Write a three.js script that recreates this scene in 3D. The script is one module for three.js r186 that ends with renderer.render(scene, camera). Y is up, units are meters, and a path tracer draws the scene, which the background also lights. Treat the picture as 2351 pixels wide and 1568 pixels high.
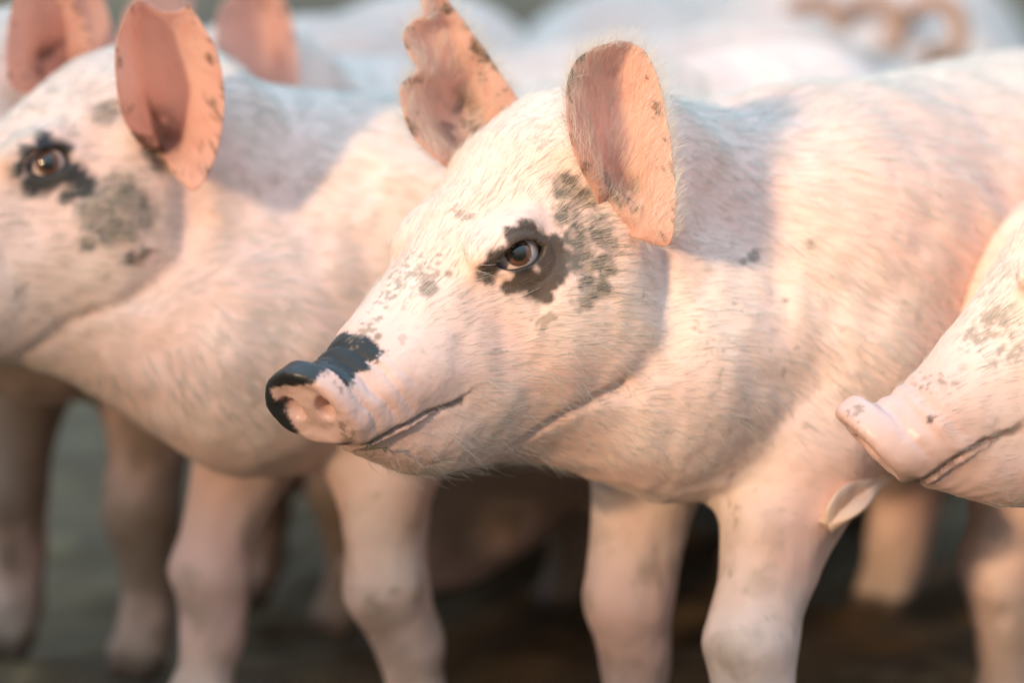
import * as THREE from 'three';
import { mergeGeometries } from 'three/addons/utils/BufferGeometryUtils.js';

// ---------------------------------------------------------------- camera, sky, sun, exposure
const FOV = 13, PITCH = 10.2 * Math.PI / 180, EYE = new THREE.Vector3(0, 0.69, 1.9);
const scene = new THREE.Scene();
const camera = new THREE.PerspectiveCamera(FOV, 1024 / 684, 0.05, 400);
camera.position.copy(EYE);
camera.rotation.set(-PITCH, 0, 0);
camera.focus = 1.86;
camera.userData.fStop = 2.2;
camera.updateMatrixWorld(true);

const SUN = new THREE.Vector3(-0.61, 0.265, 0.765).normalize();
const renderer = new THREE.WebGLRenderer({ antialias: true });
renderer.setSize(1024, 684);
renderer.toneMapping = THREE.LinearToneMapping;
renderer.toneMappingExposure = 1.58;
renderer.shadowMap.enabled = true;
{ // evening sky: pale blue above, milky towards the horizon, warmer round the low sun
  const w = 256, h = 128, data = new Float32Array(w * h * 4);
  for (let j = 0; j < h; j++) for (let i = 0; i < w; i++) {
    const el = ((j + 0.5) / h - 0.5) * Math.PI, az = ((i + 0.5) / w - 0.5) * 2 * Math.PI;
    const d = [Math.cos(el) * Math.cos(az), Math.sin(el), Math.cos(el) * Math.sin(az)];
    const k = Math.pow(Math.max(0, 1 - Math.max(0, d[1])), 2.2);
    const g = Math.pow(Math.max(0, d[0] * SUN.x + d[1] * SUN.y + d[2] * SUN.z), 6);
    const o = (j * w + i) * 4, below = d[1] < 0 ? 0.25 : 1;
    const lum = 0.22 + 1.0 * Math.max(0, d[1]);
    data[o] = ((0.58 + 0.36 * k) * lum + 0.45 * g) * below;
    data[o + 1] = ((0.92 - 0.04 * k) * lum + 0.27 * g) * below;
    data[o + 2] = ((1.22 - 0.36 * k) * lum + 0.12 * g) * below;
    data[o + 3] = 1;
  }
  const sky = new THREE.DataTexture(data, w, h, THREE.RGBAFormat, THREE.FloatType);
  sky.mapping = THREE.EquirectangularReflectionMapping;
  sky.magFilter = THREE.LinearFilter; sky.needsUpdate = true;
  scene.background = sky; scene.environment = sky;
  scene.backgroundIntensity = 1.0; scene.environmentIntensity = 1.0;
}
const sun = new THREE.DirectionalLight(new THREE.Color(1.0, 0.69, 0.42), 4.0);
sun.position.copy(SUN).multiplyScalar(12);
sun.castShadow = true; sun.shadow.radius = 11;
sun.shadow.mapSize.set(2048, 2048);
Object.assign(sun.shadow.camera, { left: -3, right: 3, top: 3, bottom: -3, near: 0.5, far: 30 });
scene.add(sun, sun.target);

// ---------------------------------------------------------------- helpers
const V3 = (x, y, z) => new THREE.Vector3(x, y, z);
const ADDED_SHED_EDGE = -0.36, ADDED_FENCE_TOP = 1.16, ADDED_GATE_TOP = 1.23;
let seed = 7;
const rnd = () => { seed = (seed * 1664525 + 1013904223) >>> 0; return seed / 4294967296; };
const gauss = () => rnd() + rnd() + rnd() + rnd() - 2;
const clamp = (x, a = 0, b = 1) => x < a ? a : x > b ? b : x;
const step = (a, b, x) => { const t = clamp((x - a) / (b - a)); return t * t * (3 - 2 * t); };
const mix = (a, b, t) => a + (b - a) * t;
const hash = (x, y, z) => { let h = (x * 374761393 + y * 668265263 + z * 2147483647 + 1013) | 0; h = Math.imul(h ^ (h >>> 13), 1274126177); h ^= h >>> 16; return (h >>> 0) / 4294967296; };
function noise(x, y, z) {
  const i = Math.floor(x), j = Math.floor(y), k = Math.floor(z);
  let a = x - i, b = y - j, c = z - k; a = a * a * (3 - 2 * a); b = b * b * (3 - 2 * b); c = c * c * (3 - 2 * c);
  return mix(mix(mix(hash(i, j, k), hash(i + 1, j, k), a), mix(hash(i, j + 1, k), hash(i + 1, j + 1, k), a), b),
    mix(mix(hash(i, j, k + 1), hash(i + 1, j, k + 1), a), mix(hash(i, j + 1, k + 1), hash(i + 1, j + 1, k + 1), a), b), c);
}
const fbm = (x, y, z) => 0.5 * noise(x, y, z) + 0.27 * noise(x * 2.1, y * 2.1, z * 2.1) + 0.15 * noise(x * 4.3, y * 4.3, z * 4.3) + 0.08 * noise(x * 8.9, y * 8.9, z * 8.9);

// a point in the place: u, v measured on the photograph (2350 wide), d metres along the view axis
const TAN = Math.tan(FOV * Math.PI / 360), RX = V3(1, 0, 0), UPV = V3(0, Math.cos(PITCH), -Math.sin(PITCH)), BACK = V3(0, Math.sin(PITCH), Math.cos(PITCH));
const turnOut = (x, y, z) => V3(0, 0, 0).addScaledVector(RX, x).addScaledVector(UPV, y).addScaledVector(BACK, z);
const at = (u, v, d) => EYE.clone().add(turnOut((u - 1175) / 784 * TAN * d, (784 - v) / 784 * TAN * d, -d));

function tag(o, label, category, group, kind) {
  if (label) o.userData.label = label; if (category) o.userData.category = category;
  if (group) o.userData.group = group; if (kind) o.userData.kind = kind;
  return o;
}
const shade = (m) => { m.castShadow = m.receiveShadow = true; return m; };
const pigLabels = { group: 'pigs crowding together in the pen' };

// ---------------------------------------------------------------- solid shapes as distance fields
const smin = (a, b, k) => { const h = Math.max(k - Math.abs(a - b), 0) / k; return Math.min(a, b) - h * h * k * 0.25; };
const smax = (a, b, k) => -smin(-a, -b, k);
function cone(A, B, ra, rb, k = 0.03) { // tapered capsule
  const ax = A.x, ay = A.y, az = A.z, bx = B.x - ax, by = B.y - ay, bz = B.z - az, L = bx * bx + by * by + bz * bz || 1e-9;
  return { k, f: (x, y, z) => { x -= ax; y -= ay; z -= az; const t = clamp((x * bx + y * by + z * bz) / L); x -= bx * t; y -= by * t; z -= bz * t; return Math.sqrt(x * x + y * y + z * z) - (ra + (rb - ra) * t); } };
}
function ellipsoid(C, R, ex, ey, ez, k = 0.03) { // centre, radii, own axes
  const [p, q, r] = R;
  return { k, f: (x, y, z) => {
    x -= C.x; y -= C.y; z -= C.z;
    const a = x * ex.x + y * ex.y + z * ex.z, b = x * ey.x + y * ey.y + z * ey.z, c = x * ez.x + y * ez.y + z * ez.z;
    const k0 = Math.sqrt(a * a / (p * p) + b * b / (q * q) + c * c / (r * r)), k1 = Math.sqrt(a * a / (p ** 4) + b * b / (q ** 4) + c * c / (r ** 4));
    return k1 < 1e-6 ? -Math.min(p, q, r) : k0 * (k0 - 1) / k1;
  } };
}
function fieldOf(prims, carves) {
  const all = (x, y, z, list) => {
    let d = 1e3;
    for (let i = 0; i < list.length; i++) { const p = list[i], e = p.f(x, y, z); d = d > 900 ? e : smin(d, e, p.k); }
    for (let i = 0; i < carves.length; i++) d = carves[i](x, y, z, d);
    return d;
  };
  return { prims, all, f: (x, y, z) => all(x, y, z, prims) };
}
function axis(lo, hi, fa, fb, h, H) { // grid lines: step h between fa and fb, growing to H outside
  const out = [];
  for (let x = fa, s = h; x > lo; ) { s = Math.min(H, s * 1.07); x -= s; out.unshift(x); }
  for (let x = fa; x < fb; x += h) out.push(x);
  for (let x = fb, s = h; x < hi; ) { out.push(x); s = Math.min(H, s * 1.07); x += s; }
  while ((out.length - 1) % 8) out.push(out[out.length - 1] + H);
  return Float64Array.from(out);
}
function meshField(field, X, Y, Z) { // surface nets, blocks of 8 cells far from the skin skipped
  const nx = X.length, ny = Y.length, nz = Z.length, val = new Float32Array(nx * ny * nz).fill(9), sy = nx, sz = nx * ny;
  const live = [];
  for (let bz = 0; bz < nz - 1; bz += 8) for (let by = 0; by < ny - 1; by += 8) for (let bx = 0; bx < nx - 1; bx += 8) {
    const x0 = X[bx], x1 = X[bx + 8], y0 = Y[by], y1 = Y[by + 8], z0 = Z[bz], z1 = Z[bz + 8];
    const cx = (x0 + x1) / 2, cy = (y0 + y1) / 2, cz = (z0 + z1) / 2, R = 0.5 * Math.hypot(x1 - x0, y1 - y0, z1 - z0) * 1.25;
    const ds = field.prims.map((p) => p.f(cx, cy, cz)), D = field.f(cx, cy, cz);
    if (Math.abs(D) > R + 0.012) { if (D < 0) for (let k = bz; k <= bz + 8; k++) for (let j = by; j <= by + 8; j++) for (let i = bx; i <= bx + 8; i++) { const o = i + j * sy + k * sz; if (val[o] === 9) val[o] = -1; } continue; }
    const use = field.prims.filter((p, i) => ds[i] - R < D + R + p.k + 0.015);
    for (let k = bz; k <= bz + 8; k++) for (let j = by; j <= by + 8; j++) for (let i = bx; i <= bx + 8; i++) val[i + j * sy + k * sz] = field.all(X[i], Y[j], Z[k], use);
    live.push(bx, by, bz);
  }
  const id = new Map(), pos = [], idx = [];
  const corner = [0, 1, sy, sy + 1, sz, sz + 1, sz + sy, sz + sy + 1], edges = [[0, 1], [2, 3], [4, 5], [6, 7], [0, 2], [1, 3], [4, 6], [5, 7], [0, 4], [1, 5], [2, 6], [3, 7]];
  const cells = [];
  for (let b = 0; b < live.length; b += 3) for (let k = live[b + 2]; k < live[b + 2] + 8; k++) for (let j = live[b + 1]; j < live[b + 1] + 8; j++) for (let i = live[b]; i < live[b] + 8; i++) {
    const o = i + j * sy + k * sz; let m = 0;
    for (let c = 0; c < 8; c++) if (val[o + corner[c]] < 0) m |= 1 << c;
    if (m === 0 || m === 255) continue;
    let n = 0, px = 0, py = 0, pz = 0;
    for (const [a, e] of edges) {
      const va = val[o + corner[a]], ve = val[o + corner[e]];
      if ((va < 0) === (ve < 0)) continue;
      const t = va / (va - ve); n++;
      px += mix(a & 1, e & 1, t); py += mix(a >> 1 & 1, e >> 1 & 1, t); pz += mix(a >> 2 & 1, e >> 2 & 1, t);
    }
    id.set(o, pos.length / 3); cells.push(o, i, j, k);
    pos.push(mix(X[i], X[i + 1], px / n), mix(Y[j], Y[j + 1], py / n), mix(Z[k], Z[k + 1], pz / n));
  }
  for (let c = 0; c < cells.length; c += 4) {
    const o = cells[c], v0 = val[o] < 0;
    const quad = (u, w, s) => { // edge from this corner along s; the four cells round it
      if ((val[o + s] < 0) === v0) return;
      const a = id.get(o), b = id.get(o - u), d = id.get(o - w), e = id.get(o - u - w);
      if (b === undefined || d === undefined || e === undefined) return;
      v0 ? idx.push(a, b, e, a, e, d) : idx.push(a, e, b, a, d, e);
    };
    quad(sy, sz, 1); quad(sz, 1, sy); quad(1, sy, sz);
  }
  const g = new THREE.BufferGeometry();
  g.setAttribute('position', new THREE.Float32BufferAttribute(pos, 3)); g.setIndex(idx); g.computeVertexNormals();
  return g;
}

// ---------------------------------------------------------------- a pig's head in its own axes: a towards the snout, b up, c sideways (metres)
//   a, top, bottom, height of the widest place, half width
const SECTIONS = [[-0.16, 0.024, -0.100, -0.030, 0.056], [-0.12, 0.037, -0.116, -0.036, 0.065], [-0.085, 0.045, -0.126, -0.044, 0.071], [-0.05, 0.047, -0.132, -0.052, 0.073], [-0.02, 0.042, -0.136, -0.056, 0.070], [0.0, 0.037, -0.137, -0.057, 0.066], [0.02, 0.030, -0.135, -0.057, 0.061],
  [0.05, 0.0200, -0.128, -0.054, 0.054], [0.08, 0.0125, -0.116, -0.046, 0.046], [0.11, 0.0070, -0.097, -0.034, 0.037], [0.13, 0.006, -0.074, -0.024, 0.0295], [0.145, 0.010, -0.054, -0.018, 0.0270]];
const SEC = (() => { // smooth table
  const n = 200, lo = -0.16, hi = 0.145, t = [];
  for (let i = 0; i <= n; i++) {
    const a = lo + (hi - lo) * i / n; let k = 0; while (k < SECTIONS.length - 2 && SECTIONS[k + 1][0] < a) k++;
    const p0 = SECTIONS[Math.max(0, k - 1)], p1 = SECTIONS[k], p2 = SECTIONS[k + 1], p3 = SECTIONS[Math.min(SECTIONS.length - 1, k + 2)], f = (a - p1[0]) / (p2[0] - p1[0]);
    t.push([1, 2, 3, 4].map((c) => { const m1 = (p2[c] - p0[c]) / (p2[0] - p0[0]) * (p2[0] - p1[0]), m2 = (p3[c] - p1[c]) / (p3[0] - p1[0]) * (p2[0] - p1[0]); return (2 * f ** 3 - 3 * f * f + 1) * p1[c] + (f ** 3 - 2 * f * f + f) * m1 + (-2 * f ** 3 + 3 * f * f) * p2[c] + (f ** 3 - f * f) * m2; }));
  }
  return (a) => t[Math.round(clamp((a - lo) / (hi - lo)) * n)];
})();
function headLoft(a, b, c) {
  const A = clamp(a, -0.16, 0.145), i = (A + 0.16) / 0.305 * 200, s = SEC(A);
  const up = b > s[2], h = up ? s[0] - s[2] : s[2] - s[1], w = s[3], y = b - s[2];
  const e = up ? mix(1.78, 2.0, step(0.02, 0.09, a)) : 2.3, k0 = Math.pow(Math.pow(Math.abs(c) / w, e) + Math.pow(Math.abs(y) / h, e), 1 / e);
  const k1 = Math.sqrt(c * c / (w ** 4) + y * y / (h ** 4));
  let d = k1 < 1e-6 ? -Math.min(w, h) : k0 * (k0 - 1) / k1;
  d = Math.max(d, -Math.min(w, h));
  const over = Math.abs(a - A);
  return over > 0 ? (d > 0 ? Math.hypot(d, over) : Math.max(d, over * 0.999)) : d;
}
const seg2 = (x, y, pts) => { let m = 9; for (let i = 0; i + 1 < pts.length; i++) { const [ax, ay] = pts[i], bx = pts[i + 1][0] - ax, by = pts[i + 1][1] - ay, t = clamp(((x - ax) * bx + (y - ay) * by) / (bx * bx + by * by)); m = Math.min(m, Math.hypot(x - ax - bx * t, y - ay - by * t)); } return m; };
const MOUTH = [[0.150, -0.046], [0.125, -0.0445], [0.103, -0.0465], [0.090, -0.0505], [0.081, -0.0535]];
const EYE_AT = [-0.002, 0.001, 0.0440], FAR_EYE = 0.0300, EYE_R = 0.0142;
const EYE_OUT = V3(0.36, 0.25, 0.90).normalize(), EYE_FWD = (() => { const f = V3(1, 0.42, 0); return f.addScaledVector(EYE_OUT, -f.dot(EYE_OUT)).normalize(); })(), EYE_UP = V3(0, 0, 0).crossVectors(EYE_OUT, EYE_FWD).normalize();
if (EYE_UP.y < 0) EYE_UP.negate();
function headPrims(F) { // F: head frame
  const P = (a, b, c) => F.out(a, b, c), L = F.scale, prims = [], wrap = (fn, k) => ({ k, f: (x, y, z) => { const q = F.into(x, y, z); return fn(q[0], q[1], q[2]) * L; } });
  const turn = F.turn || 0;
  prims.push(wrap(headLoft, 0.02));
  // snout disc: a thick round pad with a raised rim
  prims.push(wrap((a, b, c) => {
    const aa = a - 0.1475 - (b + 0.013) * 0.10 + turn * c, r = Math.hypot((b + 0.0125) / 0.0335, c / (0.0310 - 0.10 * (b + 0.0125))) * 0.0335, q = r - 0.0272, w = Math.abs(aa) - 0.0020 - 0.0024 * step(0.016, 0.027, r);
    return Math.min(Math.max(q, w), 0) + Math.hypot(Math.max(q, 0), Math.max(w, 0)) - 0.0044;
  }, 0.006));
  for (const s of [-1, 1]) {
    const ec = s > 0 ? EYE_AT[2] : FAR_EYE;
    prims.push(wrap((a, b, c) => Math.hypot(a - EYE_AT[0], b - EYE_AT[1], c - s * ec) - 0.0172, 0.014)); // lids
    prims.push(ellipsoid(P(0.002, 0.016, s * ec), [0.026 * L, 0.008 * L, 0.011 * L], F.f, F.t, F.s, 0.02));                            // brow
    prims.push(ellipsoid(P(-0.045, -0.066, s * 0.042), [0.062 * L, 0.052 * L, 0.036 * L], F.f, F.t, F.s, 0.04));                          // jowl
    prims.push(ellipsoid(P(0.095, -0.030, s * 0.022), [0.042 * L, 0.018 * L, 0.016 * L], F.f, F.t, F.s, 0.02));                         // upper lip
  }
  const inv = 1 / L;
  const carve = (x, y, z, d) => {
    const q = F.into(x, y, z), a = q[0], b = q[1], c = Math.abs(q[2]); d *= inv;
    if (a < -0.14 || a > 0.19 || Math.abs(b) > 0.16 || c > 0.12) return d * L;
    // nostrils
    const na = a - 0.158 + turn * q[2], nb0 = b + 0.0125 - 0.2 * clamp(-na - 0.002, 0, 0.03), nc0 = c - 0.0135 + 0.25 * clamp(-na - 0.002, 0, 0.03), nb = nb0 * 0.9 + nc0 * 0.43, nc = nc0 * 0.9 - nb0 * 0.43, nn = Math.sqrt((na / 0.026) ** 2 + (nb / 0.0092) ** 2 + (nc / 0.0068) ** 2);
    d = smax(d, -(nn - 1) * 0.0065, 0.0022);
    // mouth
    if (a > 0.06) { const m = seg2(a, b, MOUTH); d = smax(d, -Math.max(m - 0.0008, -(d + 0.0035)), 0.003); if (b < -0.05) d += 0.0022 * step(0.0, 0.004, m) * step(0.03, 0.004, m) * step(0.06, 0.09, a); }
    // folds behind the disc
    if (a > 0.09 && a < 0.143) d += 0.0018 * Math.pow(0.5 + 0.5 * Math.sin((a + 0.10 * Math.abs(b + 0.012) + 0.004 * (noise(x * 90, y * 90, z * 90) - 0.5)) * 560), 3) * step(0.095, 0.115, a) * step(0.143, 0.135, a) * step(-0.05, -0.02, b);
    if (c > 0.012 && b < -0.03 && a < 0.09) { // jowl fold and jaw crease
      const g1 = seg2(a, b, [[-0.085, -0.035], [-0.066, -0.070], [-0.046, -0.098], [-0.012, -0.106]]), g2 = seg2(a, b, [[-0.012, -0.104], [0.03, -0.104], [0.07, -0.118]]);
      d += (0.0050 * Math.exp(-((g1 / 0.011) ** 2)) + 0.0035 * Math.exp(-((g2 / 0.004) ** 2))) * step(0.012, 0.035, c);
    }
    if (a > 0.05) d += (noise(x * 520, y * 520, z * 520) - 0.5) * 0.0007 * step(0.06, 0.10, a);
    // eye opening
    const ex = a - EYE_AT[0], ey = b - EYE_AT[1], ez = c - (q[2] > 0 ? EYE_AT[2] : FAR_EYE), o = ex * EYE_OUT.x + ey * EYE_OUT.y + ez * EYE_OUT.z;
    if (o > 0 && o < 0.03) {
      const p = ex * EYE_FWD.x + ey * EYE_FWD.y + ez * EYE_FWD.z, r = ex * EYE_UP.x + ey * EYE_UP.y + ez * EYE_UP.z;
      const pp = clamp((p - 0.001) / 0.0172, -1, 1), h = r > 0 ? 0.0094 * (1 - pp * pp) : 0.0072 * (1 - pp * pp * Math.abs(pp)), slot = Math.abs(p - 0.001) > 0.0172 ? 0.01 : (Math.abs(r + 0.0022 * pp) - h) * 0.8;
      d = smax(d, -Math.max(slot, 0.004 - o), 0.0012);
      const ring = Math.hypot(p / 1.5, r - 0.016);
      d += 0.0010 * Math.exp(-(((Math.hypot(p / 1.25, r + 0.002) - 0.0180) / 0.0012) ** 2)) * (r > 0 ? 1 : 0.6); // lid crease
    }
    return d * L;
  };
  return { prims, carve };
}
function frame(O, f, s, scale = 1) { // f towards the snout, s towards the pig's left side
  f = f.clone().normalize(); s = s.clone().addScaledVector(f, -f.dot(s)).normalize();
  const t = V3(0, 0, 0).crossVectors(s, f); if (t.y < 0) t.negate();
  const i = 1 / scale;
  return { O, f, s, t, scale, out: (a, b, c) => O.clone().addScaledVector(f, a * scale).addScaledVector(t, b * scale).addScaledVector(s, c * scale),
    into: (x, y, z) => { x -= O.x; y -= O.y; z -= O.z; return [(x * f.x + y * f.y + z * f.z) * i, (x * t.x + y * t.y + z * t.z) * i, (x * s.x + y * s.y + z * s.z) * i]; } };
}

// ---------------------------------------------------------------- a pig's body: F forwards, U up, S to its left, origin on the ground between the forelegs
const FORE = [[-0.060, 0.315, 0.066, 0.058], [-0.024, 0.262, 0.065, 0.040], [-0.004, 0.218, 0.064, 0.0295], [0.003, 0.182, 0.064, 0.0228], [0.013, 0.144, 0.064, 0.0255], [0.003, 0.098, 0.064, 0.0178], [0.006, 0.055, 0.064, 0.0210], [0.026, 0.022, 0.064, 0.0190]];
const HIND = [[-0.560, 0.290, 0.070, 0.085], [-0.545, 0.225, 0.080, 0.058], [-0.600, 0.165, 0.080, 0.038], [-0.640, 0.135, 0.078, 0.030], [-0.628, 0.085, 0.078, 0.0235], [-0.622, 0.055, 0.078, 0.0240], [-0.600, 0.022, 0.078, 0.0200]];
function bodyPrims(B, legs = {}) {
  const P = (F, U, S) => B.out(F, U, S), L = B.scale, e = (c, r, k = 0.06) => ellipsoid(P(...c), r.map((x) => x * L), B.f, B.t, B.s, k * L), out = [];
  out.push(e([-0.13, 0.365, 0], [0.165, 0.128, 0.105]), e([-0.34, 0.356, 0], [0.26, 0.150, 0.128]), e([-0.55, 0.370, 0], [0.165, 0.147, 0.122]), e([-0.01, 0.318, 0], [0.088, 0.088, 0.076]), e([0.055, 0.325, 0], [0.075, 0.075, 0.064]));
  for (const s of [-1, 1]) {
    out.push(e([-0.085, 0.345, s * 0.070], [0.075, 0.105, 0.042], 0.05), e([-0.57, 0.30, s * 0.075], [0.12, 0.14, 0.062], 0.05));
    for (const [name, chain] of [['fore', FORE], ['hind', HIND]]) {
      const mv = legs[name + (s > 0 ? 'L' : 'R')] || [0, 0], n = chain.length, p = chain.map(([F, U, S, r], i) => { const t = clamp((0.285 - U) / 0.265); return [P(F + mv[0] * t, U, s * (S + mv[1] * t)), r * L]; });
      for (let i = 0; i + 1 < n - 1; i++) out.push(cone(p[i][0], p[i + 1][0], p[i][1], p[i + 1][1], 0.028 * L));
      const [q, r] = p[n - 2]; // two claws
      for (const cl of [-1, 1]) { const tip = p[n - 1][0].clone().addScaledVector(B.s, cl * 0.013 * L); out.push(cone(q.clone().addScaledVector(B.s, cl * 0.008 * L), tip, 0.017 * L, 0.0145 * L, 0.008 * L)); }
    }
  }
  return out;
}

// ---------------------------------------------------------------- ears: three lines (front edge, valley, rear edge), from the root to the tip
const lineAt = (pts, t) => { const x = clamp(t) * (pts.length - 1), i = Math.min(pts.length - 2, Math.floor(x)), f = x - i; const p0 = pts[Math.max(0, i - 1)], p1 = pts[i], p2 = pts[i + 1], p3 = pts[Math.min(pts.length - 1, i + 2)];
  const c = (k) => 0.5 * (2 * p1[k] + (p2[k] - p0[k]) * f + (2 * p0[k] - 5 * p1[k] + 4 * p2[k] - p3[k]) * f * f + (3 * p1[k] - p0[k] - 3 * p2[k] + p3[k]) * f ** 3); return V3(c('x'), c('y'), c('z')); };
function earGeometry(A, V, B, colour, rows = 56, cols = 36, thick = 0.0042, relief = 1) {
  const mid = [], T = [];
  for (let i = 0; i <= rows; i++) {
    const w = i / rows, a = lineAt(A, w), v = lineAt(V, w), b = lineAt(B, w);
    for (let j = 0; j <= cols; j++) {
      const t = j / cols * 2 - 1, p = V3(0, 0, 0).addScaledVector(a, t * (t - 1) / 2).addScaledVector(v, 1 - t * t).addScaledVector(b, t * (t + 1) / 2);
      mid.push(p);
    }
  }
  const g0 = new THREE.BufferGeometry(), idx = [], c1 = cols + 1;
  g0.setAttribute('position', new THREE.Float32BufferAttribute(mid.flatMap((p) => [p.x, p.y, p.z]), 3));
  for (let i = 0; i < rows; i++) for (let j = 0; j < cols; j++) { const o = i * c1 + j; idx.push(o, o + 1, o + c1, o + 1, o + c1 + 1, o + c1); }
  g0.setIndex(idx); g0.computeVertexNormals();
  const n = g0.attributes.normal, N = mid.length;
  let canalSide = 1;
  { // which way the cup opens: from the valley towards the edges
    const k = Math.floor(rows * 0.4) * c1, m = k + (cols >> 1), o = mid[k].clone().add(mid[k + cols]).multiplyScalar(0.5).sub(mid[m]); canalSide = (Math.sign(o.x * n.getX(m) + o.y * n.getY(m) + o.z * n.getZ(m)) || 1) * relief;
  }
  const pos = [], col = [], uvw = [], ind = [];
  for (const side of [1, -1]) for (let k = 0; k < N; k++) {
    const i = Math.floor(k / c1), j = k % c1, e = Math.min(j, cols - j, (rows - i) * 1.4) / cols, th = thick * (0.18 + 0.82 * Math.pow(clamp(e / 0.16), 0.6)) * (1 + 1.2 * (1 - i / rows)) * 0.5;
    const p = mid[k], q = p.clone().add(V3(n.getX(k), n.getY(k), n.getZ(k)).multiplyScalar(side * th));
    const bump = (fbm(p.x * 60, p.y * 60, p.z * 60) - 0.5) * 0.004 * clamp(e / 0.1) - 0.013 * Math.exp(-(((i / rows - 0.24) / 0.10) ** 2 + ((j / cols - 0.52) / 0.16) ** 2)) * canalSide + relief * 0.0022 * Math.sin(j / cols * 15 + 1.2 * i / rows) * step(0.8, 0.25, i / rows) * clamp(e / 0.12);
    q.add(V3(n.getX(k), n.getY(k), n.getZ(k)).multiplyScalar(bump));
    pos.push(q.x, q.y, q.z);
    const c = colour(q, j / cols, i / rows, side); col.push(c[0], c[1], c[2]);
  }
  const rim = [];
  for (let j = 0; j <= cols; j++) rim.push(j);
  for (let i = 1; i <= rows; i++) rim.push(i * c1 + cols);
  for (let j = cols - 1; j >= 0; j--) rim.push(rows * c1 + j);
  for (let i = rows - 1; i > 0; i--) rim.push(i * c1);
  for (let t = 0; t < idx.length; t += 3) { ind.push(idx[t], idx[t + 1], idx[t + 2], idx[t] + N, idx[t + 2] + N, idx[t + 1] + N); }
  for (let r = 0; r < rim.length; r++) { const a = rim[r], b = rim[(r + 1) % rim.length]; ind.push(a, a + N, b, b, a + N, b + N); }
  const g = new THREE.BufferGeometry();
  g.setAttribute('position', new THREE.Float32BufferAttribute(pos, 3)); g.setAttribute('color', new THREE.Float32BufferAttribute(col, 3)); g.setIndex(ind); g.computeVertexNormals();
  g.userData = { mid, rows, cols, normal: n };
  return g;
}

// ---------------------------------------------------------------- materials
const skinMat = new THREE.MeshPhysicalMaterial({ vertexColors: true, roughness: 0.62, sheen: 0.35, sheenColor: new THREE.Color(1, 0.93, 0.86), sheenRoughness: 0.5 });
const earMat = new THREE.MeshPhysicalMaterial({ vertexColors: true, roughness: 0.7, transmission: 0.62, thickness: 0, specularIntensity: 0.4 });
const hairMat = new THREE.MeshPhysicalMaterial({ color: 0xffffff, roughness: 0.6, transmission: 0.45, thickness: 0, specularIntensity: 0.5 });
const eyeMat = new THREE.MeshPhysicalMaterial({ vertexColors: true, roughness: 0.25, clearcoat: 1, clearcoatRoughness: 0.02 });
const wetMat = new THREE.MeshPhysicalMaterial({ vertexColors: true, roughness: 0.46, clearcoat: 0.22, clearcoatRoughness: 0.3 });

const hairGeo = (ratio, bend) => { // one bristle: length 1 along y, bending towards -z
  const pos = [], idx = [], rings = 4;
  for (let i = 0; i <= rings; i++) { const t = i / rings, r = ratio * (1 - 0.75 * t * t); for (let k = 0; k < 3; k++) { const a = k * 2.0944; pos.push(Math.cos(a) * r, t, Math.sin(a) * r + bend * t * t); } }
  for (let i = 0; i < rings; i++) for (let k = 0; k < 3; k++) { const a = i * 3 + k, b = i * 3 + (k + 1) % 3; idx.push(a, a + 3, b, b, a + 3, b + 3); }
  const g = new THREE.BufferGeometry(); g.setAttribute('position', new THREE.Float32BufferAttribute(pos, 3)); g.setIndex(idx); g.computeVertexNormals(); return g;
};
const HAIRS = [hairGeo(0.0095, -0.20), hairGeo(0.0065, -0.45)];
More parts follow.
